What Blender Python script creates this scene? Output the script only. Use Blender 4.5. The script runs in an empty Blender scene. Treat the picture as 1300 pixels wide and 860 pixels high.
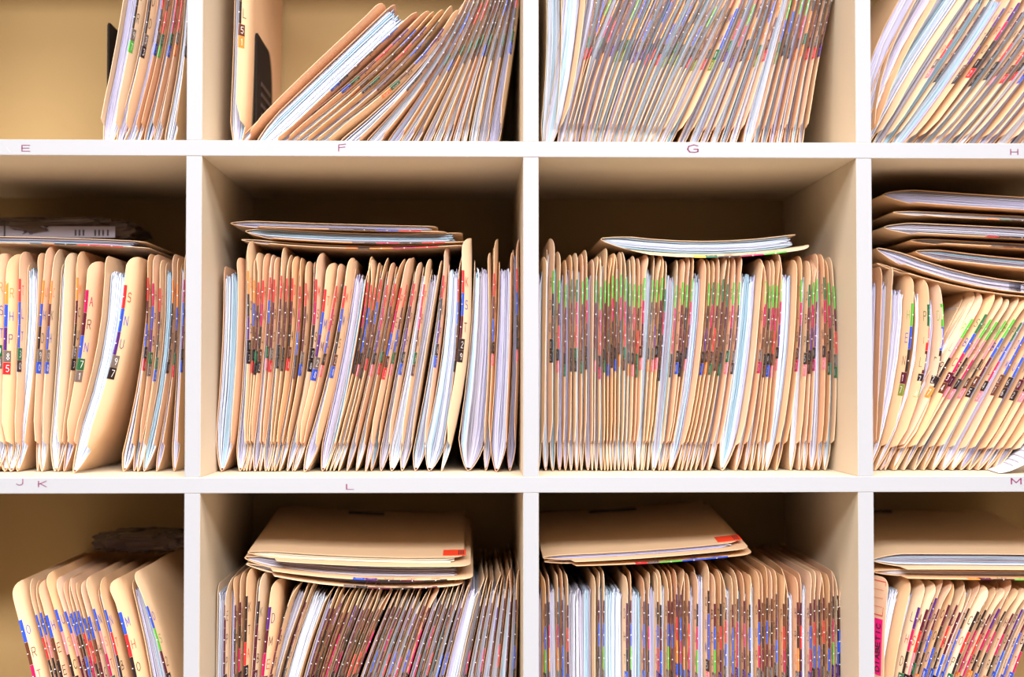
import bpy, math, random, re
from mathutils import Vector
PI = math.pi
S = bpy.context.scene
C = S.collection

# ------------------------------------------------------------------ camera, light, exposure
A, T = 0.335, 0.01635              # inner size of a compartment, board thickness
P = A + T                          # pitch of the grid
ZB = 1.110                         # top of the shelf board that carries the middle row
DEPTH = 0.38
CAM = Vector((-0.0614, -1.6079, ZB + 0.1011))
YAW, PITCH, FPX = 0.025868, 0.02697, 1955.28
cd = bpy.data.cameras.new('camera'); cam = bpy.data.objects.new('camera', cd); C.objects.link(cam)
cam.location = CAM
cam.rotation_euler = (PI / 2 + PITCH, 0, -YAW)
cd.sensor_width = 36; cd.lens = FPX / 1300 * 36
cd.clip_start = 0.05
cd.dof.use_dof = True; cd.dof.focus_distance = 1.66; cd.dof.aperture_fstop = 2.4
S.camera = cam

W = bpy.data.worlds.new('world'); S.world = W; W.use_nodes = True
W.node_tree.nodes['Background'].inputs[0].default_value = (0.93, 0.95, 1.0, 1)
W.node_tree.nodes['Background'].inputs[1].default_value = 0.04
def area(name, loc, sx, sy, power, col=(1, 1, 1), rot=(0, 0, 0)):
    l = bpy.data.lights.new(name, 'AREA'); l.shape = 'RECTANGLE'; l.size = sx; l.size_y = sy
    l.energy = power; l.color = col
    o = bpy.data.objects.new(name, l); C.objects.link(o); o.location = loc; o.rotation_euler = rot
    return o
LAMP = area('ceiling_lamp_light', (0.0, -1.35, 2.56), 2.4, 1.1, 78, (1.0, 0.985, 0.97))
FILL_LAMP = area('far_fill_light', (0.0, -3.1, 2.56), 2.6, 1.1, 400, (1.0, 0.985, 0.97))  # added low-angle fill that brightens the file fronts, no known fixture
S.view_settings.view_transform = 'Standard'
S.view_settings.look = 'None'
S.view_settings.gamma = 1
S.view_settings.use_curve_mapping = False
S.view_settings.exposure = 0.27

# ------------------------------------------------------------------ materials
def mat(name, col, rough=0.6, rnd=0.0, trans=0.0, noise=0.0, nscale=40, spec=0.3, metal=0, bump=0.0, tint=None):
    m = bpy.data.materials.new(name); m.use_nodes = True
    nt = m.node_tree; b = nt.nodes['Principled BSDF']; L = nt.links
    b.inputs['Base Color'].default_value = (*col, 1); b.inputs['Roughness'].default_value = rough
    b.inputs['Specular IOR Level'].default_value = spec; b.inputs['Metallic'].default_value = metal
    src = None
    def mixer(fac, c1, c2):
        n = nt.nodes.new('ShaderNodeMix'); n.data_type = 'RGBA'
        if fac is not None: L.new(fac, n.inputs[0])
        for k, c in ((6, c1), (7, c2)):
            if isinstance(c, tuple): n.inputs[k].default_value = (*c, 1)
            else: L.new(c, n.inputs[k])
        return n.outputs[2]
    if rnd:
        oi = nt.nodes.new('ShaderNodeObjectInfo')
        src = mixer(oi.outputs['Random'], col, tint or tuple(c * (1 - rnd) for c in col))
    if noise:
        tc = nt.nodes.new('ShaderNodeTexCoord'); n = nt.nodes.new('ShaderNodeTexNoise')
        n.inputs['Scale'].default_value = nscale; n.inputs['Detail'].default_value = 4
        L.new(tc.outputs['Object'], n.inputs['Vector'])
        base = src if src is not None else col
        g = nt.nodes.new('ShaderNodeMix'); g.data_type = 'RGBA'; g.blend_type = 'MULTIPLY'
        g.inputs[0].default_value = 1
        if isinstance(base, tuple): g.inputs[6].default_value = (*base, 1)
        else: L.new(base, g.inputs[6])
        r = nt.nodes.new('ShaderNodeMapRange'); r.inputs[3].default_value = 1 - noise; r.inputs[4].default_value = 1
        L.new(n.outputs[0], r.inputs[0]); L.new(r.outputs[0], g.inputs[7])
        src = g.outputs[2]
        if bump:
            bp = nt.nodes.new('ShaderNodeBump'); bp.inputs['Strength'].default_value = bump
            bp.inputs['Distance'].default_value = 0.002
            L.new(n.outputs[0], bp.inputs['Height']); L.new(bp.outputs[0], b.inputs['Normal'])
    if src is not None: L.new(src, b.inputs['Base Color'])
    if trans:
        t = nt.nodes.new('ShaderNodeBsdfTranslucent'); mx = nt.nodes.new('ShaderNodeMixShader')
        mx.inputs[0].default_value = trans
        if src is not None: L.new(src, t.inputs[0])
        else: t.inputs[0].default_value = (*col, 1)
        L.new(b.outputs[0], mx.inputs[1]); L.new(t.outputs[0], mx.inputs[2])
        L.new(mx.outputs[0], nt.nodes['Material Output'].inputs[0])
    return m
M = dict(
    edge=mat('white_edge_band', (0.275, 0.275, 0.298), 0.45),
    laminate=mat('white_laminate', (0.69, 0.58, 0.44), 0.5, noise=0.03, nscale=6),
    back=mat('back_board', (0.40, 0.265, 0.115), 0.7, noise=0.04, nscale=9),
    manila=mat('manila_card', (0.88, 0.68, 0.48), 0.6, rnd=0.1, tint=(0.88, 0.56, 0.31), trans=0.18, noise=0.05, nscale=30, spec=0.2),
    pink=mat('peach_card', (0.89, 0.64, 0.47), 0.6, rnd=0.1, tint=(0.89, 0.54, 0.33), trans=0.18, noise=0.05, nscale=30, spec=0.2),
    pw=mat('paper_white', (0.66, 0.68, 0.79), 0.7, trans=0.08, spec=0.1),
    pb=mat('paper_blue_white', (0.56, 0.63, 0.76), 0.7, trans=0.08, spec=0.1),
    pl=mat('paper_lavender', (0.50, 0.48, 0.68), 0.7, trans=0.08, spec=0.1),
    pg=mat('paper_grey', (0.40, 0.37, 0.46), 0.7, trans=0.08, spec=0.1),
    pc=mat('paper_teal_carbon', (0.38, 0.55, 0.68), 0.7, trans=0.08, spec=0.1),
    py=mat('paper_cream', (0.86, 0.78, 0.62), 0.7, trans=0.08, spec=0.1),
    dot=mat('sticker_white', (0.9, 0.86, 0.86), 0.4),
    ink=mat('marker_ink', (0.16, 0.01, 0.07), 0.6),
    black=mat('bookend_black', (0.014, 0.010, 0.009), 0.75, spec=0.1),
    dark=mat('dark_text', (0.04, 0.025, 0.03), 0.6),
    gap_shade=mat('gap_shade_dark', (0.05, 0.04, 0.04), 0.5),  # dark colour for the shade behind the flat stacks, not metal
    film=mat('shrink_film', (0.10, 0.06, 0.05), 0.25, noise=0.35, nscale=35, spec=0.8, bump=0.6),
    redline=mat('red_outline', (0.72, 0.10, 0.08), 0.6),
    pinkst=mat('hot_pink_sticker', (0.80, 0.01, 0.22), 0.5),
    redst=mat('red_square_sticker', (0.85, 0.06, 0.02), 0.5),
    wall=mat('wall_paint', (0.78, 0.74, 0.66), 0.85, noise=0.03, nscale=3),
    floor=mat('floor_vinyl', (0.26, 0.22, 0.18), 0.6, noise=0.12, nscale=5),
    ceil=mat('ceiling_paint', (0.82, 0.81, 0.79), 0.9),
)
STK = {'R': ('red', (0.64, 0.02, 0.025)), 'M': ('magenta', (0.40, 0.006, 0.08)), 'B': ('blue', (0.02, 0.07, 0.48)),
       'P': ('purple', (0.07, 0.015, 0.16)), 'G': ('green', (0.08, 0.38, 0.045)), 'D': ('dark green', (0.015, 0.11, 0.045)),
       'O': ('orange', (0.92, 0.22, 0.04)), 'K': ('black', (0.018, 0.01, 0.012)), 'N': ('maroon', (0.075, 0.006, 0.022)),
       'Y': ('yellow', (0.92, 0.50, 0.06)), 'S': ('pink', (0.86, 0.20, 0.24)), 'T': ('grey', (0.15, 0.115, 0.105)),
       'U': ('brown', (0.10, 0.028, 0.014)), 'V': ('olive', (0.16, 0.20, 0.03))}
SM = {k: mat('sticker_' + v[0].replace(' ', '_'), v[1], 0.38, spec=0.4) for k, v in STK.items()}

# ------------------------------------------------------------------ mesh helpers
class MB:
    def __init__(s): s.v = []; s.f = []; s.m = []; s.sm = []
    def quad(s, a, b, c, d, m=0):
        i = len(s.v); s.v += [tuple(a), tuple(b), tuple(c), tuple(d)]; s.f.append((i, i + 1, i + 2, i + 3)); s.m.append(m); s.sm.append(False)
    def grid(s, rows, m=0, smooth=True, flip=False):
        i = len(s.v); n = len(rows[0])
        for r in rows: s.v += [tuple(p) for p in r]
        for a in range(len(rows) - 1):
            for b in range(n - 1):
                q = (i + a * n + b, i + a * n + b + 1, i + (a + 1) * n + b + 1, i + (a + 1) * n + b)
                s.f.append(q[::-1] if flip else q); s.m.append(m); s.sm.append(smooth)
    def slab(s, ra, rb, m=0, smooth=True):
        """closed thin sheet: grid ra on one side, rb on the other, rims of their own"""
        s.grid(ra, m, smooth); s.grid(rb, m, smooth, True)
        s.grid([[r[0] for r in ra], [r[0] for r in rb]], m, False); s.grid([[r[-1] for r in rb], [r[-1] for r in ra]], m, False)
        s.grid([rb[0], ra[0]], m, False); s.grid([ra[-1], rb[-1]], m, False)
    def box(s, x0, x1, y0, y1, z0, z1, m=0, fm=None):
        p = [(x, y, z) for z in (z0, z1) for y in (y0, y1) for x in (x0, x1)]
        i = len(s.v); s.v += p
        for k, q in enumerate(((0, 2, 3, 1), (4, 5, 7, 6), (0, 1, 5, 4), (1, 3, 7, 5), (3, 2, 6, 7), (2, 0, 4, 6))):
            s.f.append(tuple(i + j for j in q)); s.sm.append(False); s.m.append(fm if (k == 2 and fm is not None) else m)
    def build(s, name, mats, parent=None, bevel=0):
        me = bpy.data.meshes.new(name); me.from_pydata(s.v, [], s.f)
        for m in mats: me.materials.append(m)
        me.polygons.foreach_set('material_index', s.m); me.polygons.foreach_set('use_smooth', s.sm); me.update()
        o = bpy.data.objects.new(name, me); C.objects.link(o)
        if parent: o.parent = parent
        if bevel:
            b = o.modifiers.new('bevel', 'BEVEL'); b.width = bevel; b.segments = 2; b.limit_method = 'ANGLE'
        return o
def empty(name, loc, label=None, cat=None, group=None, kind=None):
    o = bpy.data.objects.new(name, None); C.objects.link(o); o.location = loc; o.empty_display_size = 0.05
    if label: o['label'] = label
    if cat: o['category'] = cat
    if group: o['group'] = group
    if kind: o['kind'] = kind
    return o
def tag(o, label=None, cat=None, group=None, kind=None):
    if label: o['label'] = label
    if cat: o['category'] = cat
    if group: o['group'] = group
    if kind: o['kind'] = kind
    return o
# photograph pixel -> point on the vertical plane at depth y
cp, sp, cy, sy = math.cos(PITCH), math.sin(PITCH), math.cos(YAW), math.sin(YAW)
FW = Vector((sy * cp, cy * cp, sp)); RT = Vector((cy, -sy, 0)); UP = RT.cross(FW)
def at(u, v, y):
    d = FW + RT * ((u - 650) / FPX) - UP * ((v - 430) / FPX)
    return CAM + d * ((y - CAM.y) / d.y)
PX = 1 / 1150.0                                    # metres per pixel at the files' front

# glyphs: strokes on a 0..1 x 0..1 cell
GL = {'A': '0,0 .5,1 1,0|.2,.4 .8,.4', 'B': '0,0 0,1 .8,.9 .8,.6 0,.5 1,.4 1,.1 0,0', 'C': '1,.85 .6,1 .1,.8 0,.4 .2,.05 .7,0 1,.15',
      'D': '0,0 0,1 .6,1 1,.7 1,.3 .6,0 0,0', 'E': '1,0 0,0 0,1 1,1|0,.52 .9,.52', 'F': '0,0 0,1 1,1|0,.55 .9,.55',
      'G': '1,.85 .6,1 .1,.8 0,.4 .2,.05 .7,0 1,.1 1,.42 .6,.42', 'H': '0,0 0,1|1,0 1,1|0,.5 1,.5', 'I': '.5,0 .5,1',
      'J': '1,1 1,.2 .7,0 .3,0 0,.2', 'K': '0,0 0,1|1,1 0,.45|.25,.55 1,0', 'L': '0,1 0,0 1,0', 'M': '0,0 0,1 .5,.25 1,1 1,0',
      'N': '0,0 0,1 1,0 1,1', 'O': '.5,0 0,.25 0,.75 .5,1 1,.75 1,.25 .5,0', 'P': '0,0 0,1 .8,1 1,.8 .8,.5 0,.5',
      'R': '0,0 0,1 .8,1 1,.8 .8,.5 0,.5|.5,.5 1,0', 'S': '1,.85 .6,1 .1,.9 .1,.6 .9,.45 .95,.1 .5,0 0,.12', 'T': '.5,0 .5,1|0,1 1,1',
      'U': '0,1 0,.2 .5,0 1,.2 1,1', 'W': '0,1 .25,0 .5,.8 .75,0 1,1', 'Y': '0,1 .5,.5 1,1|.5,.5 .5,0',
      '0': '.5,0 0,.25 0,.75 .5,1 1,.75 1,.25 .5,0', '1': '.2,.8 .5,1 .5,0', '2': '0,.8 .5,1 1,.75 0,0 1,0', '3': '0,.9 .6,1 1,.75 .5,.5 1,.25 .5,0 0,.1',
      '4': '.7,0 .7,1 0,.3 1,.3', '5': '1,1 .1,1 0,.55 .7,.6 1,.3 .6,0 0,.1', '6': '.9,1 .2,.7 0,.3 .4,0 1,.2 .8,.5 .1,.45', '7': '0,1 1,1 .4,0',
      '8': '.5,.5 .1,.75 .5,1 .9,.75 .5,.5 0,.25 .5,0 1,.25 .5,.5', '9': '1,.6 .4,.5 .1,.8 .5,1 1,.8 1,.5 .6,0'}
def glyph(mb, ch, fn, wx, wy, m):
    """strokes as small quads; fn(u,v) places a cell point in space, wx/wy stroke width in cell units"""
    for st in GL[ch].split('|'):
        pts = [tuple(map(float, p.split(','))) for p in st.split()]
        for (a, b), (c, d) in zip(pts, pts[1:]):
            L = math.hypot(c - a, d - b); nx, ny = -(d - b) / L * wx, (c - a) / L * wy
            ex, ey = (c - a) / L * wx * .5, (d - b) / L * wy * .5
            mb.quad(fn(a - ex - nx, b - ey - ny), fn(c + ex - nx, d + ey - ny), fn(c + ex + nx, d + ey + ny), fn(a - ex + nx, b - ey + ny), m)

# ------------------------------------------------------------------ the room
r_ = MB(); r_.box(-3, 3, -4.2, 0.5, -0.02, 0); tag(r_.build('floor', [M['floor']]), kind='structure')
r_ = MB(); r_.box(-3, 3, 0.41, 0.5, 0, 2.7); tag(r_.build('wall_back', [M['wall']]), kind='structure')
r_ = MB(); r_.box(-3, 3, -4.2, 0.5, 2.7, 2.75); tag(r_.build('ceiling', [M['ceil']]), kind='structure')
dm = mat('diffuser_glow', (0.9, 0.9, 0.9)); dm.node_tree.nodes['Principled BSDF'].inputs['Emission Color'].default_value = (1, .98, .95, 1)
dm.node_tree.nodes['Principled BSDF'].inputs['Emission Strength'].default_value = 2
for ly, lab in ((-1.35, 'flat rectangular ceiling light nearest the front of the white shelving unit'), (-3.1, 'added rectangular fill light farther from the white shelving unit')):
    lt = empty('ceiling_light', (0, ly, 2.7), lab, 'ceiling light')  # the farther fixture is an added housing for the fill light
    r_ = MB()
    for (a, b, c, d) in ((-1.4, 1.4, -.60, -.56), (-1.4, 1.4, .56, .60), (-1.4, -1.36, -.56, .56), (1.36, 1.4, -.56, .56)):
        r_.box(a, b, c, d, -0.10, 0.0)
    r_.build('light_frame', [M['edge']], lt)
    r_ = MB(); r_.box(-1.36, 1.36, -.56, .56, -0.10, -0.095); r_.build('diffuser', [dm], lt)

# ------------------------------------------------------------------ the shelving unit (5 x 5 compartments)
XL, XR = -2 * P, 3 * P
unit = empty('shelving_unit', (0.5 * P, DEPTH / 2, 0), 'white laminate cube shelving unit holding rows of manila patient charts', 'shelving unit')
UL = unit.location
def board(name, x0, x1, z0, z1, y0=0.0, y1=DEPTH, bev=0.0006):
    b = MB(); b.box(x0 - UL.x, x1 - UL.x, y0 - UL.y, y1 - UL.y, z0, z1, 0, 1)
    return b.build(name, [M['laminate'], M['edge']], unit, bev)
zrow = [ZB + (k - 3) * P for k in range(5)]        # floors of the five rows
board('side_panel', XL - 0.045, XL + T / 2, 0.0, zrow[4] + A + 0.045)
board('side_panel', XR - T / 2, XR + 0.045, 0.0, zrow[4] + A + 0.045)
board('top_panel', XL + T / 2, XR - T / 2, zrow[4] + A, zrow[4] + A + 0.045)
board('base_panel', XL + T / 2, XR - T / 2, 0.0, zrow[0])
shelves = {}
for k in range(1, 5):
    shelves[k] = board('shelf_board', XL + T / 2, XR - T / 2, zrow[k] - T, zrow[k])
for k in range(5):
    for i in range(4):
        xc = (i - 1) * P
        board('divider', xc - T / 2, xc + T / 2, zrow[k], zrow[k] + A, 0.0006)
b = MB(); b.box(XL - UL.x, XR - UL.x, DEPTH - UL.y, DEPTH + 0.006 - UL.y, 0.02, zrow[4] + A + .02); b.build('back_panel', [M['back']], unit)
# letters written on the shelf edges
for ch, u0, u1, v0, v1, k, tl in (('E', 28, 38, 184.5, 192, 4, 0), ('F', 430, 439, 184, 192, 4, .8), ('G', 873, 886, 184, 193.5, 4, 0), ('H', 1283, 1292, 189.5, 196.5, 4, 0),
                                  ('J', 21, 29, 608.5, 616, 3, 0), ('K', 49, 59, 611, 618.5, 3, 0), ('L', 440, 449, 615, 621.5, 3, 0), ('M', 1284, 1296, 607.5, 615, 3, 0)):
    a = at(u0, v1, 0); c = at(u1, v0, 0); m = MB()
    o = shelves[k]
    glyph(m, ch, lambda x, y: (a.x + (c.x - a.x) * x - UL.x, -0.0004 - UL.y, a.z + (c.z - a.z) * y + tl * .001 * x), (.07 if ch != 'L' else .09), .05, 0)
    q = m.build('handwritten_letter', [M['ink']], o); q['label'] = 'letter %s in dark red marker' % ch
m = MB()
for (u, v, u2, v2) in ((178, 184, 180.5, 197), (8, 187, 13, 194)):
    a, c = at(u, v, 0), at(u2, v2, 0)
    m.quad((a.x - UL.x, -.0003 - UL.y, a.z), (a.x + .0005 - UL.x, -.0003 - UL.y, a.z), (c.x + .0009 - UL.x, -.0003 - UL.y, c.z), (c.x - UL.x, -.0003 - UL.y, c.z))
m.build('scuff_mark', [M['pg']], shelves[4])

# ------------------------------------------------------------------ folders
TH = 0.00045          # card thickness
class Curve:
    """spine line of a folder in the XZ plane, walked by length; side(+1) is right of the walking direction"""
    def __init__(s, pts, start, H=None, lying=False):
        s.l = lying
        q = [(p[1], p[0]) if not lying else p for p in pts]       # (parameter, value)
        (a, fa), (b_, fb), (c, fc) = q
        def f(t):
            return fa * (t - b_) * (t - c) / ((a - b_) * (a - c)) + fb * (t - a) * (t - c) / ((b_ - a) * (b_ - c)) + fc * (t - a) * (t - b_) / ((c - a) * (c - b_))
        # keep going straight past the last reference
        hi, lo = max(a, c), min(a, c)
        def g(t):
            if t > hi: return f(hi) + (f(hi) - f(hi - 1e-4)) * 1e4 * (t - hi) * .85
            if t < lo: return f(lo) + (f(lo + 1e-4) - f(lo)) * 1e4 * (t - lo)
            return f(t)
        s.P = []; s.S = []
        t = start; L = 0; prev = None
        end = 1e9 if H else max(a, c)
        while True:
            v = g(t); p = (v, t) if not lying else (t, v)
            if prev: L += math.hypot(p[0] - prev[0], p[1] - prev[1])
            s.P.append(p); s.S.append(L); prev = p
            if (H and L >= H) or t >= end: break
            t += 0.003
        s.H = H or L
    def at(s, d):
        S_, P_ = s.S, s.P
        i = min(max(int(d / S_[-1] * (len(S_) - 1)) - 1, 0), len(S_) - 2)
        while i < len(S_) - 2 and S_[i + 1] < d: i += 1
        while i > 0 and S_[i] > d: i -= 1
        k = (d - S_[i]) / (S_[i + 1] - S_[i])
        (x0, z0), (x1, z1) = P_[i], P_[i + 1]
        i2 = max(0, i - 2); j2 = min(len(P_) - 1, i + 3)
        tx, tz = P_[j2][0] - P_[i2][0], P_[j2][1] - P_[i2][1]; n = math.hypot(tx, tz)
        return x0 + (x1 - x0) * k, z0 + (z1 - z0) * k, tz / n, -tx / n
TONES = {'b': 'bbbbwwccl', 'l': 'lllllwwg', 'g': 'gggglcw', 'w': 'wwwwwwb', 'y': 'wyylw'}
PM = [M['pw'], M['pb'], M['pl'], M['pg'], M['pc'], M['py']]; PI_ = {'w': 0, 'b': 1, 'l': 2, 'g': 3, 'c': 4, 'y': 5}
ORD = ['first', 'second', 'third', 'fourth', 'fifth', 'sixth', 'seventh', 'eighth', 'ninth', 'tenth', 'eleventh', 'twelfth', 'thirteenth', 'fourteenth',
       'fifteenth', 'sixteenth', 'seventeenth', 'eighteenth', 'nineteenth']
TENS = {2: 'twent', 3: 'thirt', 4: 'fort', 5: 'fift', 6: 'sixt'}
def ordinal(n):
    if n < 20: return ORD[n - 1]
    return TENS[n // 10] + 'ieth' if n % 10 == 0 else TENS[n // 10] + 'y-' + ORD[n % 10 - 1]
LET = 'ABCDEHKLMNOPRSTU'
def folder(cu, hw, y0, rng, tone='w', flare=0.0, labels='RKBTS', lflare=0.0, full=False, card='manila', D=None, rise=0.0,
           name='chart_folder', Lf=0.017, side='R', letters=None, d1=0.028, bulge=1.0, extra=None, sheets=True):
    lying_ = cu.l; H = cu.H; Dp = D or (DEPTH - 0.006 - y0); tab = 0.014
    Lb = 0.016 + hw * 2.2
    def h(s): return hw * (bulge + (1 - bulge) * min(1, max(s, 0) / H)) * min(1.0, (max(s, 0) / Lb)) ** 0.62
    def ramp(s):
        t = min(1, max(0, (s - 0.012) / 0.05)); return t * t * (3 - 2 * t)
    ox, oz = cu.at(0)[:2]
    def pos(s, off, y):
        x, z, nx, nz = cu.at(s)
        return (x + nx * off - ox, y - y0, z + nz * off - oz + rise * (y - y0) / 0.285)
    curl = 0.0 if name != 'chart_folder' or lying_ or rng.random() > .35 else rng.choice((-1, 1, 1)) * rng.uniform(.0015, .006)
    def offR(s, y): return h(s) + flare * max(0, 1 - (y - y0) / Lf) ** 1.15 * ramp(s) + curl * (max(0, s - H + .034) / .034) ** 2 * math.exp(-(y - y0) / .05)
    def offL(s, y): return -h(s) + lflare * max(0, 1 - (y - y0) / Lf) ** 1.5 * ramp(s)
    root = empty(name, (ox, y0, oz))
    # the card: one sheet folded along the bottom, the tabbed leaf and the plain leaf
    m = MB()
    def leaf(off, tabbed, sg, top):
        if tabbed: ss = [0, .002, .006, .012, .018, .025, .030, .031, .034, .055, .085, .115, .145, .175, top - .024, top - .016, top - .010, top - .006, top - .003, top - .001, top]
        else: ss = [0, .002, .006, .012, .018, .026, .034, .055, .085, .115, .145, .175, top - .02, top - .012, top - .006, top - .002, top]
        ss = sorted(set(x for x in ss if x <= top)); ra, rb = [], []
        R = 0.014
        for s in ss:
            if tabbed: f = 0.0 if s > .0335 else (tab if s < .0305 else tab * .6)
            else: f = tab
            if s > top - R: f += R - math.sqrt(max(0, R * R - (s - top + R) ** 2))
            ys = [f, f + .003, f + .007, f + .012, f + .02, f + .04, f + .1, Dp]
            ra.append([pos(s, off(s, y0 + y) + TH * .5 * sg, y0 + y) for y in ys])
            rb.append([pos(s, off(s, y0 + y) - TH * .5 * sg, y0 + y) for y in ys])
        m.slab(ra, rb, 0)
    R_tab = side == 'R'
    leaf(offR, R_tab or full, 1, H if R_tab or full else H - .007)
    leaf(offL, (not R_tab) or full, -1, H if (not R_tab) or full else H - .007 - rng.random() * .004)
    m.build('cover', [M[card]], root)
    # papers
    n = int(hw * 2 * max(1, (bulge + 1) / 2) / 0.00088)
    if sheets and n >= 1:
        m = MB(); tn = TONES[tone]; ss = [.003, .008, .016, .028, .05, .09, .13, .17]
        ph = rng.random() * 6; cur = rng.choice(tn)
        for i in range(n):
            fr = (i + .5) / n * 2 - 1
            if rng.random() < .55: cur = rng.choice(tn)
            top = H - .016 - rng.random() * .007 - (0.004 if rng.random() < .2 else 0)
            jf = rng.random() * .0028 + (.005 if rng.random() < .06 else 0)
            th = .00030 if rng.random() < .75 else .00018
            yb = y0 + Dp - .006; ra, rb = [], []
            kink = rng.uniform(-1, 1) * .0012
            for s in ss + [H * .8, top - .006, top]:
                o = fr * .93 * max(h(s) - .0004, 0.00005) + math.sin(s * 38 + ph + i * .35) * .00022 + math.sin(s * 90 + i * 1.7) * .0001
                if s >= top - .001: o += kink
                yf = y0 + tab + .003 + jf + (1 - min(1, s / .02)) * .001
                ra.append([pos(s, o + th, yf), pos(s, o + th, yb)]); rb.append([pos(s, o - th, yf), pos(s, o - th, yb)])
            m.slab(ra, rb, PI_[cur], False)
        m.build('paper_stack', PM, root)
    # colour labels wrapped round the tab edge
    off = offR if R_tab else offL
    if labels:
        s1 = H - d1
        for k, c in enumerate(labels):
            num = k >= len(labels) - 2
            ln = 0.0132 if num else 0.0252
            sb, st = s1 - ln + .0004, s1
            s1 -= ln
            if sb < .036: break
            m = MB(); wd = 0.0076 if num else 0.0026
            seg = [sb + (st - sb) * j / 4 for j in range(5)]; e = TH / 2 + .00022
            for sg in (1, -1):
                r0 = [[pos(s, off(s, y0 + y) + e * sg, y0 + y) for y in (-.00025, wd * .5, wd)] for s in seg]
                m.grid(r0, 0, True, sg > 0)
            m.grid([[pos(s, off(s, y0) - e, y0 - .00025), pos(s, off(s, y0) + e, y0 - .00025)] for s in seg], 0, False)
            if not num:
                sm_ = (sb + st) / 2
                for s_ in (sm_,):
                    m.grid([[pos(s, off(s, y0) - e * 1.25, y0 - .0005), pos(s, off(s, y0) + e * 1.25, y0 - .0005)] for s in (s_ - .00035, s_ + .00035)], 1, False)
                    m.grid([[pos(s, off(s, y0) + e * 1.3, y0 - .0005), pos(s, off(s, y0) + e * 1.3, y0 + .0022)] for s in (s_ - .0006, s_ + .0006)], 1, False)
            ch = (letters[k] if letters and k < len(letters) else rng.choice('0123456789' if num else LET))
            for sg in (1, -1):
                y_a, y_b = (.0024, .0056) if num else (.0046, .0086)
                def fn(a, b_, sg=sg, y_a=y_a, y_b=y_b):
                    yy = y0 + (y_a + (y_b - y_a) * a if sg > 0 else y_b - (y_b - y_a) * a)
                    lo = sb + (st - sb) * (.22 if num else .30); hi_ = sb + (st - sb) * (.78 if num else .70)
                    s = lo + (hi_ - lo) * b_
                    return pos(s, off(s, yy) + (e + .0001) * sg, yy)
                glyph(m, ch, fn, .08, .04, 1 if num else 0)
            m.build('number_label' if num else 'letter_label', [SM[c], M['dot']], root)
    if extra: extra(root, pos, offR, offL, H)
    return root

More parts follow.
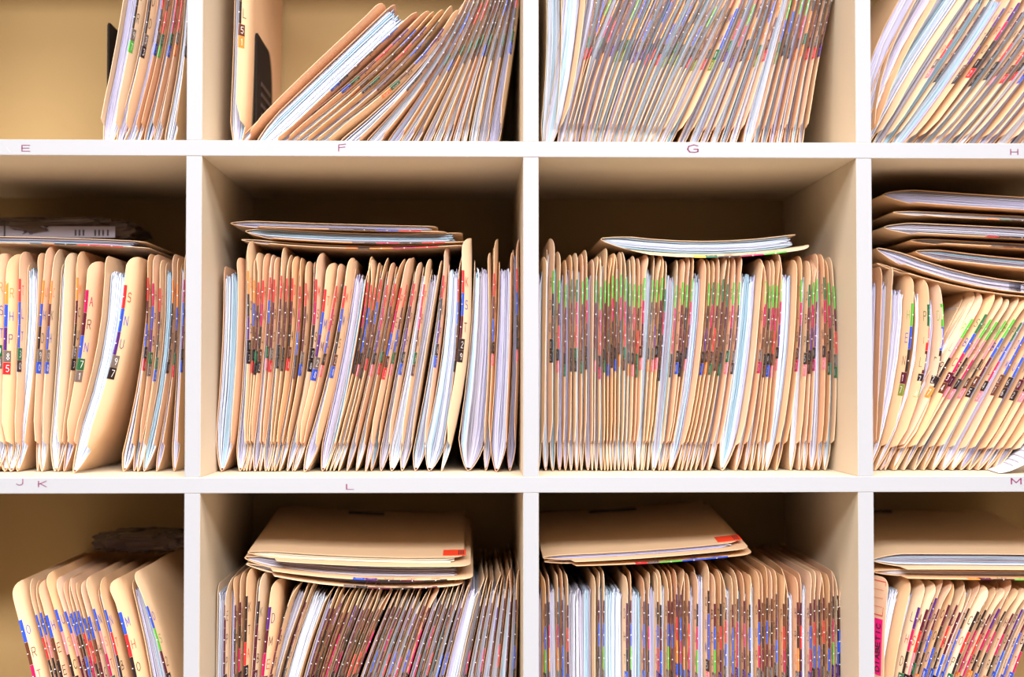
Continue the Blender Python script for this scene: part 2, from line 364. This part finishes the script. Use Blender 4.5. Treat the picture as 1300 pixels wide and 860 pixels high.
TOK = re.compile(r'^(-?\d+)(?:/(\d+))?([blgwy]?)(-?)(F?)')
def parse(tk):
    g = TOK.match(tk); rest = tk[g.end():]
    o = {k: (int(v) if k != '@' else tuple(map(int, v.split(',')))) for k, v in re.findall(r'([\^!~@])(-?\d+(?:,-?\d+)?)', rest)}
    return int(g[1]), int(g[2]) if g[2] else None, g[3] or 'w', g[4] == '-', g[5] == 'F', o
def interp(x, xs, ys):
    if x <= xs[0]: return ys[0] + (x - xs[0])
    if x >= xs[-1]: return ys[-1] + (x - xs[-1])
    for a, b_, c, d in zip(xs, xs[1:], ys, ys[1:]):
        if x <= b_: return c + (d - c) * (x - a) / (b_ - a)
def sticker_seq(rng, pal):
    return ''.join(rng.choice(p) for p in pal)
count = {}
def compartment(key, where, row, levels, anchors, text, pal, y0=0.084, Hd=0.240, seed=1, d1=0.028, special=None, side=None, xlim=None):
    rng = random.Random(seed); zf = zrow[row]
    ax = [a[0] for a in anchors]; am = [a[1] for a in anchors]; ab = [a[2] for a in anchors]
    cells = [list(parse(tk)) for tk in text.split()]
    left = key in ('E', 'F', 'JK', 'L', 'K3', 'L3')          # which face of a tab is turned to the room
    col = {'E': 0, 'JK': 0, 'K3': 0, 'F': 1, 'L': 1, 'L3': 1, 'G': 2, 'M2': 2, 'B3': 2}.get(key, 3)
    wl, wr = (col - 2) * P + T / 2 + .0012, (col - 1) * P - T / 2 - .0012
    wallr = {0: 237, 1: 663, 2: 1085, 3: 1500}[col]
    # share each gap between neighbouring tabs out between the papers and the turned-out face of a tab
    for i, c in enumerate(cells):
        th_ = math.atan2((c[5]['@'][0] if '@' in c[5] else interp(c[0], ax, am)) - c[0], levels[1] - levels[0])
        g = (c[0] - cells[i - 1][0] if i else 12) * math.cos(th_)
        if c[1] is None:
            c[1] = max(2, int(g * rng.uniform(.45, .75))) if (rng.random() < .8 and g >= 5 and g < 20) else 2
            if key in ('M2', 'B3', 'G', 'M3', 'H') and g >= 4 and rng.random() < .8: c[1] = max(2, int(g) - 1 - rng.choice((0, 1, 1, 2)))
            if c[1] > 2: c[2] = rng.choice('lgglb')
        face = max(0, min(g - c[1] - 1, 12 if left else 7))
        if left:
            if i: cells[i - 1].append(-face)
            if i == len(cells) - 1: c.append(-max(0, min(5, wallr - c[0] - 2)))
        else: c.append(face)
    n = 0; px_, pm_, pb_ = None, None, None
    for x, w, tone, nolab, full, o_, face in cells:
        up, back = o_.get('^', 0), o_.get('~', 0)
        fl = o_.get('!', face) if abs(o_.get('!', 0)) > abs(face) else face
        xm, xb = o_.get('@') or (interp(x, ax, am), interp(x, ax, ab))
        n += 1
        cm = math.cos(math.atan2(x - xm, levels[1] - levels[0]))
        bulge = 1.0 if px_ is None or x - px_ < 3 else min(5, max(.8, 1 + (((xm - pm_) * cm * .92 - abs(fl) * .5 - .5) / w - 1) * 1.5))
        if pb_ is not None: bulge = min(bulge, max(.7, (xb - pb_) * math.cos(math.atan2(xm - xb, levels[2] - levels[1])) * 1.15 / w))
        px_, pm_, pb_ = x, xm, xb
        yy = y0 + rng.uniform(-.003, .004) + back * .001
        P3 = [at(u, v, yy) for u, v in zip((x, xm + rng.uniform(-.8, .8), xb), levels)]
        if fl < 0: w = w + abs(fl) * .45
        hw = max(w * PX / 2, .0008)
        lean = math.atan2(P3[0].x - P3[1].x, P3[0].z - P3[1].z); lean2 = math.atan2(P3[1].x - P3[2].x, P3[1].z - P3[2].z)
        k1, k2 = (hw + fl * PX) / math.cos(lean), (hw + fl * PX) / math.cos(lean2)
        cl = lambda v, h_: min(max(v, wl + h_), wr - h_)
        pts = [(cl(P3[0].x - k1, hw), P3[0].z), (cl(P3[1].x - k2, hw), P3[1].z), (cl(P3[2].x - hw * .6 - fl * PX * .5, .001), P3[2].z)]
        H = Hd + rng.uniform(-.006, .003) + up * PX
        cu = Curve(pts, zf + .0008, H)
        seq = '' if nolab else sticker_seq(rng, pal)
        ex = special.get(n) if special else None
        kw = dict(ex) if ex else {}
        f = folder(cu, hw, yy, rng, tone, kw.pop('flare', fl * PX), kw.pop('labels', seq), bulge=bulge, full=full, d1=d1 + up * PX * .5 + rng.uniform(-.003, .005),
                   card='pink' if rng.random() < .35 else 'manila', lflare=kw.pop('lflare', rng.uniform(-.0008, .0005)), **kw)
        cols = []
        for c in seq:
            if STK[c][0] not in cols: cols.append(STK[c][0])
        size = 'bulging' if w > 18 else 'thick' if w > 7 else 'slim' if w > 3 else 'thin'
        if seq and len(cols) >= 2: look = '%s %s and %s stickered folder' % (size, cols[0], cols[1])
        elif seq: look = '%s %s stickered folder' % (size, cols[0])
        else: look = '%s manila folder without visible stickers' % size
        tag(f, '%s, %s from left, %s' % (look, ordinal(n), where), 'folder', 'upright manila charts in the %s' % where)

# --- top row
compartment('E', 'top left compartment', 4, (0, 89, 178), [(149, 135, 122), (176, 160, 138), (205, 187, 160), (228, 212, 190), (238, 230, 215)],
            '174/20lF 190 206/9g 213 224/8g 230/3g 237/4w!-1', ['RKO', 'KRM', 'RKM', 'TDTP', 'OGBK'], seed=11)
compartment('F', 'top compartment over F', 4, (0, 89, 178),
            [(306, 303, 300), (490, 392, 300), (545, 450, 343), (583, 516, 405), (600, 555, 493), (641, 615, 596), (657, 645, 632)],
            '304/15g@302,299 488/1-^2@390,302 541/30b@448,341 552^4 560 567/4 575 583/4!-5 590/3w 596 602/4g 608 613/3g 619 624 629/2 634 638 643 648/2g 654',
            ['BKP', 'RKBN', 'KNU', 'KUD', 'KUBO'], seed=12, Hd=0.240)
compartment('G', 'top compartment over G', 4, (0, 89, 178),
            [(714, 712, 702), (745, 735, 708), (771, 738, 714), (800, 766, 742), (920, 875, 832), (941, 902, 856), (1008, 985, 961), (1056, 1037, 1022)],
            '713/18b-@711,700 744/24b-@734,708 758@740,716 767@747,722 776/4g 785 793 803/5g 811 820/4g 829 838 846/4b 854 862 871 881/7b 888 896 907/7b 914 923/4 931 941!7 950 960/7b 968 976 984/5g 992 1004/10b 1011 1019 1027 1034 1042 1049 1056',
            ['KNR', 'NKBGO', 'NKBMO', 'KDUT', 'KPVRO'], seed=13)
compartment('H', 'top right compartment', 4, (0, 89, 178), [(1226, 1168, 1112), (1275, 1218, 1145), (1330, 1268, 1192), (1400, 1340, 1265), (1450, 1400, 1330)],
            '1163/17l-@1122,1107 1190/19l-@1142,1108 1226/24b-@1168,1112 1242/8g 1256 1282/17b 1297/4 1308 1322/7g 1333 1345/6l 1356 1366 1380/6g 1391 1401 1413/6 1424 1436',
            ['MPN', 'MNKU', 'KNRP', 'KUT', 'RKSB'], seed=14, xlim=1)
# --- middle row
compartment('JK', 'middle left compartment', 3, (345, 465, 600),
            [(-10, -14, -16), (8, 2, -2), (50, 43, 24), (56, 47, 42), (98, 91, 70), (112, 100, 75), (162, 145, 93), (192, 186, 165), (204, 197, 172), (220, 214, 183), (234, 230, 220)],
            '-30/6 -8/6 7/3!-4 24/3 49/20b-@43,22 56/3^14!-3 66/4^10 82/12w-@76,66 98/8l^8 111 160/32bF^2!-3~-30@143,95 187 194 203/4 219/13b 225 234/8l^6',
            ['OMR', 'BKN', 'PKB', 'TKD', 'BKRT'], seed=21)
compartment('L', 'middle compartment over L', 3, (345, 465, 600),
            [(276, 276, 276), (305, 301, 281), (314, 312, 302), (334, 327, 313), (357, 350, 335), (381, 374, 347), (402, 393, 363), (430, 408, 372), (440, 420, 384), (456, 436, 397), (466, 448, 410), (482, 462, 425), (514, 490, 463), (536, 517, 493), (560, 545, 512), (564, 549, 530), (583, 577, 549), (590, 584, 562), (620, 616, 598), (626, 622, 615), (648, 646, 636), (659, 657, 650)],
            '303/23b-@299,284 314/6g^14 322 328^4 334!-5 343 348 357/4g^12 364 371 381/4g 388 401/8g^10 414 430/5w 440!-6^4~-12 447!-3 465/15g-@446,412 468 473 479 485 494 504/5w 513!-6^6~-12 519!-3 528!-4 540 557/11g-@537,512 563^14!-4 581/12b 587!-7^20~-10 619/18g-@615,598 627^18 648/15l-@645,634~-14 657^20',
            ['RRRRO', 'MNBKNM', 'KNNPUB', 'TKDUK', 'KBRKUSK'], seed=22)
compartment('M2', 'middle compartment below G', 3, (345, 465, 598),
            [(694, 691, 688), (745, 744, 741), (770, 769, 768), (815, 812, 806), (842, 834, 822), (868, 860, 842), (885, 874, 850), (897, 888, 860), (923, 912, 885), (940, 930, 905), (968, 958, 928), (978, 970, 950), (991, 984, 972), (1013, 1008, 982), (1034, 1028, 1020), (1057, 1061, 1053)],
            '694/7b- 703^18 711/3g^8 719 726 733/3g 740!2 745^4 754/6g- 757 763 769^14!2 773 778 783 789 795 800/4w 806^4 812 819!5 830/11b 835 842!4 846 860/13g 868/3g 874!2 880 896/11b-@887,858 901 907/3g 913 919/3 925/4b 933/4g 940 967/23b-^4@957,928 973!3 978 983 988 993^6 1012/15b-@1007,982 1018/3g 1029/7w 1034 1038^4 1046/5g 1051 1057^4',
            ['GGGGD', 'MMNNKM', 'NKUNPNR', 'KDTUK', 'BSODKMU'], seed=23)
compartment('M', 'middle right compartment', 3, (375, 487, 598),
            [(1255, 1187, 1125), (1285, 1215, 1150), (1310, 1240, 1182), (1350, 1295, 1228), (1390, 1340, 1268)],
            '1119/10l-@1115,1109 1132/11l-@1126,1111 1160/17l@1151,1115 1179/6l!3@1170,1121 1195/5l!3@1187,1127 1240-~14@1184,1129 1255/5w@1190,1133 1268@1202,1143 1279/4w 1289!3 1299 1309 1319!3 1330 1340/4 1350 1361!4 1372 1383 1394',
            ['GGGD', 'RSBB', 'KMNB', 'KKNU', 'SVUKO'], seed=24, Hd=.227)
# --- bottom row
compartment('K3', 'bottom left compartment', 2, (735, 885, 1030), [(9, 48, 75), (175, 212, 228)],
            '9!-1 31 38 44 57/4^8 68 76/2 81 86 92 98 106/2 121 138/11b 173/14g^8', ['BB', 'KRUS', 'NKBM', 'DKPG', 'KGOY'], seed=31, y0=.082, d1=.036,
            special={1: dict(letters='ORT07', labels='BUMKG'), 15: dict(letters='OS205', labels='BGNKT')})
compartment('L3', 'bottom compartment below L', 2, (740, 885, 1030), [(268, 268, 268), (316, 312, 308), (345, 330, 320), (385, 340, 326), (430, 383, 356), (500, 442, 408), (600, 560, 530), (657, 648, 640)],
            '286/14l 299/8l 305 313!-4^8 330/9g 345 374 393/13g- 398 421/18w- 431 437 443 450 457!-3 464 470 476 483 489 496 503!3 509 515 522 529 536 544/4w 550 557!4 564 570 577 583 589 595 610/11b- 616 622 629/4g 636 643/4 650 657',
            ['NNKNP', 'KNMNK', 'NKMBNR', 'KNTK', 'KMBOG'], seed=32, y0=.082)
compartment('B3', 'bottom third compartment', 2, (740, 885, 1030), [(688, 688, 688), (1068, 1068, 1066)],
            '689 697 708 714/3g^5 721^4 756/31g- 760^4 767 797/24b 801 818/14b 823 835/9l 839!4^10 849/6w 853^8 859 864 869 875/3 886/7g 900!4^10 908/3 915/3^8 922 930 937 945/5g 952 964/7w 968 974^4 980 986/3 995/5g 1000^8 1013/9w 1017 1029/9w^3 1034 1040 1046 1053/4g 1058 1064/4w 1068^2',
            ['KNNKU', 'BRMKBN', 'GOBMKN', 'KBPT', 'GOBSK'], seed=33, y0=.082)
def diabetic(root, pos, offR, offL, H):
    e = TH / 2 + .0003
    m = MB(); off = offR
    yb = lambda a: .004 + a * .014
    y00 = root.location.y
    def P_(a, s, k=1.0): y = y00 + yb(a); return pos(s, off(s, y) - e * k, y)
    sa, sb = H - .108, H - .046
    m.grid([[P_(a / 4, sa + (sb - sa) * j / 10) for a in range(5)] for j in range(11)], 0, True)
    n = 8
    for i, ch in enumerate('DIABETIC'):
        lo = sa + (sb - sa) * (.07 + i * .108)
        glyph(m, ch, lambda u, v, lo=lo: P_(.22 + .5 * v, lo + u * (sb - sa) * .082, 1.6), .13, .11, 1)
    m.build('warning_sticker', [M['pinkst'], M['dark']], root)['label'] = 'hot pink sticker reading DIABETIC'
    m = MB(); s0, s1 = H - .042, H - .005
    def line(a0, sA, a1, sB, w=.0006):
        if abs(sA - sB) < 1e-6: m.quad(P_(a0, sA - w), P_(a1, sA - w), P_(a1, sA + w), P_(a0, sA + w))
        else: m.quad(P_(a0 - .03, sA), P_(a0 + .03, sA), P_(a1 + .03, sB), P_(a1 - .03, sB))
    line(.05, s0, 1.5, s0); line(.05, s1, 1.5, s1); line(.05, s0, .05, s1)
    for k in range(1, 4): line(.15, s0 + (s1 - s0) * k / 4, 1.4, s0 + (s1 - s0) * k / 4, .0002)
    m.build('printed_form', [M['redline']], root)
compartment('M3', 'bottom right compartment', 2, (740, 885, 1030), [(1160, 1128, 1114), (1196, 1152, 1128), (1280, 1215, 1180), (1360, 1300, 1270)],
            '1110-~-8@1105,1104 1158/21b-@1132,1115 1177/9l@1143,1120 1190/4 1197/3g^4 1206 1218/7g!4 1228 1237!5 1246 1261/7w!6^4 1270 1279 1287!3^6 1296 1307/7g 1316 1327 1338',
            ['NKP', 'MKNBR', 'KMBS', 'KDOB', 'GBKO'], seed=34, y0=.082, special={1: dict(flare=.018, Lf=.055, extra=diabetic)})

# ------------------------------------------------------------------ folders lying flat on top of the files
def lying(where, pts, t, tone, label, y0=.088, seq='', rise=0.0, seed=1, flare=0.0, extra=None, full=False, D=None):
    rng = random.Random(seed)
    q = [at(u, v, y0) for u, v in pts]; q = [(p.x, p.z) for p in q]
    cu = Curve(q, q[0][0], None, lying=True)
    f = folder(cu, t * PX / 2, y0, rng, tone, flare, seq, full=full, rise=rise, name='chart_folder', extra=extra, D=D, lflare=0)
    tag(f, label, 'folder', 'folders lying flat in the %s' % where)
    return f
lying('middle left compartment', [(-70, 303), (60, 305), (186, 310)], 9, 'g', 'folder lying flat across the upright files in the middle left compartment', seq='RRKOT', seed=1)
w = 'middle compartment over L'
lying(w, [(290, 282), (430, 287), (564, 290)], 8, 'l', 'topmost folder of the flat stack in the middle compartment over L', seq='RBKTT', seed=2, y0=.09)
lying(w, [(309, 292), (440, 301), (594, 300)], 13, 'g', 'purple paged folder second in the flat stack over L', seq='RKMKT', seed=3)
lying(w, [(304, 303), (440, 313), (586, 309)], 4, 'g', 'lowest thin folder of the flat stack in the middle compartment over L', seq='RMOKO', seed=4, y0=.086)
lying('middle compartment below G', [(764, 302), (885, 313), (1026, 302)], 16, 'b', 'thick single folder lying flat on the upright files below G', seq='GMKDY', seed=5, flare=.005, y0=.082)
w = 'middle right compartment'
lying(w, [(1126, 245), (1215, 252), (1392, 262)], 18, 'l', 'thick topmost folder of the tall flat stack in the middle right compartment', seed=6, y0=.07)
lying(w, [(1138, 268), (1225, 272), (1400, 280)], 5, 'w', 'white tabbed folder second from top of the tall flat stack', seq='BMKDO', seed=7, flare=.002, y0=.075)
lying(w, [(1127, 287), (1215, 291), (1398, 300)], 14, 'g', 'grey paged folder third from top of the tall flat stack', seq='BMKUR', seed=8, y0=.072)
lying(w, [(1160, 304), (1235, 308), (1405, 317)], 6, 'g', 'thin folder fourth from top of the tall flat stack, under grey paged one', seq='BMKUT', seed=9, y0=.078)
lying(w, [(1167, 318), (1240, 328), (1400, 340)], 13, 'g', 'thick folder fifth from top of the tall flat stack', seed=10, y0=.08)
lying(w, [(1117, 314), (1190, 342), (1330, 366)], 15, 'g', 'sagging curved folder near the bottom of the tall flat stack', seed=12, y0=.08)
lying(w, [(1117, 333), (1190, 356), (1330, 377)], 3, 'y', 'thin sagging lowest folder of the tall flat stack', seed=13, y0=.084)
def topstuff(shade_span, red):
    def f(root, pos, offR, offL, H):
        y00 = root.location.y
        def Q(s, y, k): return pos(s, offL(s, y00 + y) - k, y00 + y)
        if shade_span:  # dark strip standing in for shade between cover rear and back panel
            m = MB(); a, b_ = shade_span; k0, k1 = .0004, .0022
            m.slab([[Q(s, .262, k1) for s in (a, (a + b_) / 2, b_)], [Q(s, .270, k1) for s in (a, (a + b_) / 2, b_)]],
                   [[Q(s, .262, k0) for s in (a, (a + b_) / 2, b_)], [Q(s, .270, k0) for s in (a, (a + b_) / 2, b_)]], 0, False)
            m.build('gap_shade_strip', [M['gap_shade']], root)
        if red:
            m = MB(); a, b_ = red
            m.slab([[Q(s, .022, .0006) for s in (a, b_)], [Q(s, .052, .0006) for s in (a, b_)]], [[Q(s, .022, .0003) for s in (a, b_)], [Q(s, .052, .0003) for s in (a, b_)]], 0, False)
            for k in range(3):
                c = b_ - .008 + k * .0023
                m.slab([[Q(c, .026, .0008), Q(c + .001, .026, .0008)], [Q(c, .048, .0008), Q(c + .001, .048, .0008)]], [[Q(c, .026, .0005), Q(c + .001, .026, .0005)], [Q(c, .048, .0005), Q(c + .001, .048, .0005)]], 1, False)
            m.build('red_sticker', [M['redst'], M['dark']], root)
    return f
w = 'bottom compartment below L'
lying(w, [(312, 705), (440, 714), (596, 715)], 8, 'y', 'topmost folder with a red square sticker in the flat stack below L', seed=14, rise=.027, y0=.07, extra=topstuff((.09, .135), (.213, .238)), D=.29)
lying(w, [(308, 712), (440, 728), (598, 728)], 14, 'g', 'thick middle folder of the flat stack below L', seq='KNKPB', seed=15, rise=.027, y0=.072, D=.29)
lying(w, [(310, 720), (440, 742), (586, 740)], 6, 'g', 'lowest folder of the flat stack below L', seq='NKNKT', seed=16, rise=.024, y0=.074, D=.29)
w = 'bottom third compartment'
lying(w, [(690, 712), (800, 707), (948, 694)], 6, 'l', 'upper folder with small red sticker lying in the bottom third compartment', seed=17, rise=.025, y0=.072, extra=topstuff((.07, .13), (.195, .222)), D=.29)
lying(w, [(692, 717), (800, 714.5), (954, 702)], 4, 'g', 'lower folder lying flat in the bottom third compartment', seq='BBGTR', seed=18, rise=.025, y0=.076, D=.285)
w = 'bottom right compartment'
lying(w, [(1112, 715), (1200, 715), (1376, 717)], 16, 'g', 'thick upper folder lying flat in the bottom right compartment', seed=19, rise=.027, y0=.072, extra=topstuff((.03, .09), None), D=.285)
lying(w, [(1113, 730), (1200, 732), (1376, 733)], 7, 'y', 'lower folder lying flat in the bottom right compartment', seq='MGKNO', seed=20, rise=.024, y0=.075, D=.285)

# ------------------------------------------------------------------ bookends, wrapped bundle, plastic bag, loose sheet
def bookend(xp, ytop, y0, y1, label, base_dir=-1):
    zf = zrow[4]; x = at(xp, 100, y0).x; zt = at(xp, ytop, y0).z
    root = empty('bookend', (x, y0, zf), label, 'bookend')
    h = zt - zf; d = y1 - y0; m = MB()
    prof = [(0, 0.0008), (0, h - .004), (.004, h)]
    for k in range(9):
        a = PI / 2 * (1 - k / 8); prof.append((d - .035 + .035 * math.cos(a), h - .05 + .05 * math.sin(a)))
    prof.append((d, .0008))
    n = len(prof); i = len(m.v)
    m.v += [(-.0012, y, z) for y, z in prof] + [(.0012, y, z) for y, z in prof]
    m.f += [tuple(range(n)), tuple(range(2 * n - 1, n - 1, -1))] + [(k, n + k, n + (k + 1) % n, (k + 1) % n) for k in range(n)]
    m.m += [0] * (n + 2); m.sm += [False] * (n + 2)
    m.build('upright_plate', [M['black']], root)
    m = MB(); m.box(*sorted((0.0013 * base_dir, .09 * base_dir)), 0.0, d, .0003, .0016); m.build('base_plate', [M['black']], root)
    m = MB()
    for r in range(6):
        z = h - .055 - r * .012
        m.box(.0012, .0020, d * .25, d * .85, z, z + .005)
    m.build('embossed_lines', [M['dark']], root)
    return root
bookend(325, 41, .13, .262, 'black metal bookend standing beside the leftmost vertical folder over F', 1)
bookend(137, 28, .16, .29, 'black metal bookend behind the tan folder in the top left compartment', 1)

def crumple(name, label, cat, c, size, seed, mats, parts=None, flat=.5):
    rng = random.Random(seed); root = empty(name, c, label, cat); m = MB()
    nu, nv = 34, 16; rows = []
    ph = [rng.random() * 6 for _ in range(8)]
    for j in range(nv + 1):
        b_ = -PI / 2 + PI * j / nv; row = []
        for i in range(nu + 1):
            a = 2 * PI * (i % nu) / nu
            k = 1 + .10 * math.sin(5 * a + ph[0]) * math.cos(3 * b_ + ph[1]) + .07 * math.sin(11 * a + ph[2] + 4 * b_) + .05 * math.sin(17 * a + ph[3]) * math.sin(9 * b_ + ph[4])
            ca, sa, cb, sb_ = math.cos(a), math.sin(a), math.cos(b_), math.sin(b_)
            e = lambda q, p: math.copysign(abs(q) ** p, q)
            row.append((size[0] * e(ca, .5) * e(cb, .6) * k, size[1] * e(sa, .5) * e(cb, .6) * k, size[2] * (e(sb_, .8) * k + 1)))
        rows.append(row)
    m.grid(rows, 0, False); m.build('wrapping', mats, root)
    if parts: parts(root)
    return root
c0 = at(70, 304, .19)
def bundle_label(root):
    m = MB(); yy = -.062
    a = at(-10, 300, .25 - .062); c1 = at(146, 300, .25 - .062)
    o = root.location
    x0, x1 = a.x - o.x, c1.x - o.x; z0, z1 = .002, .0150
    m.slab([[(x0, yy, z0), (x1, yy, z0)], [(x0, yy, z1), (x1, yy, z1)]], [[(x0, yy + .001, z0), (x1, yy + .001, z0)], [(x0, yy + .001, z1), (x1, yy + .001, z1)]], 0, False)
    def txt(s, x, z, sc):
        for i, ch in enumerate(s):
            glyph(m, ch, lambda u, v, i=i: (x + (1 - v) * sc * .0, yy - .0006, 0) if False else (x + v * sc * .75, yy - .0006, z - (i * 1.0 + u * .8) * sc * .8 + .0), .12, .12, 1)
    f = lambda px: at(px, 300, .25 - .062).x - o.x
    txt('BA', f(29), .0145, .0060); txt('TO', f(37), .0145, .0060); txt('N', f(45), .0145, .0060); txt('A', f(50), .0145, .006); txt('M', f(56), .0145, .006)
    for k, px in enumerate((95, 100, 105, 120, 125, 130, 136)): m.box(f(px), f(px) + .0018, yy - .0008, yy, .004, .011, 1)
    m.box(f(5), f(5) + .0015, yy - .0008, yy, .002, .0175, 1)
    m.build('printed_label', [M['pg'], M['dark']], root)
crumple('wrapped_bundle', 'dark plastic-wrapped bundle lying behind the flat folder, middle left compartment', 'bundle', (c0.x, .25, c0.z), (.085, .06, .0145), 3, [M['film']], bundle_label)
c1 = at(180, 690, .25)
crumple('plastic_bag', 'dark crumpled plastic bag lying at the back on bottom left files', 'bag', (c1.x, .27, zrow[2] + .247), (.055, .045, .0125), 5, [M['film']])
# loose curled sheet at the right of the middle right compartment
a = at(1282, 600, .05)
root = empty('paper_sheet', (a.x, .05, ZB), 'loose curled white printed sheet on the shelf by the letter M', 'paper')
m = MB(); rows, rb = [], []
for j in range(13):
    s = j / 12; row, r2 = [], []
    for i in range(9):
        q = i / 8
        x = -.016 + .075 * s + .018 * q * (1 - s); z = .0012 + .055 * s ** 1.7 + .012 * math.sin(q * 3) * (s) * (1 - q * .3); y = -.01 + q * .12 - .01 * s
        row.append((x, y, z)); r2.append((x + .0003, y, z - .0004))
    rows.append(row); rb.append(r2)
m.slab(rows, rb, 0)
m.build('sheet', [M['pw']], root)
m = MB()
for k in range(6):
    j = 3 + k
    m.grid([[Vector(rows[j][i]) + Vector((-.0004, -.0002, .0006)) for i in range(1, 7)], [Vector(rows[j][i]) + Vector((.0006, -.0002, .0012)) for i in range(1, 7)]], 0, False)
m.build('printed_text', [M['pg']], root)
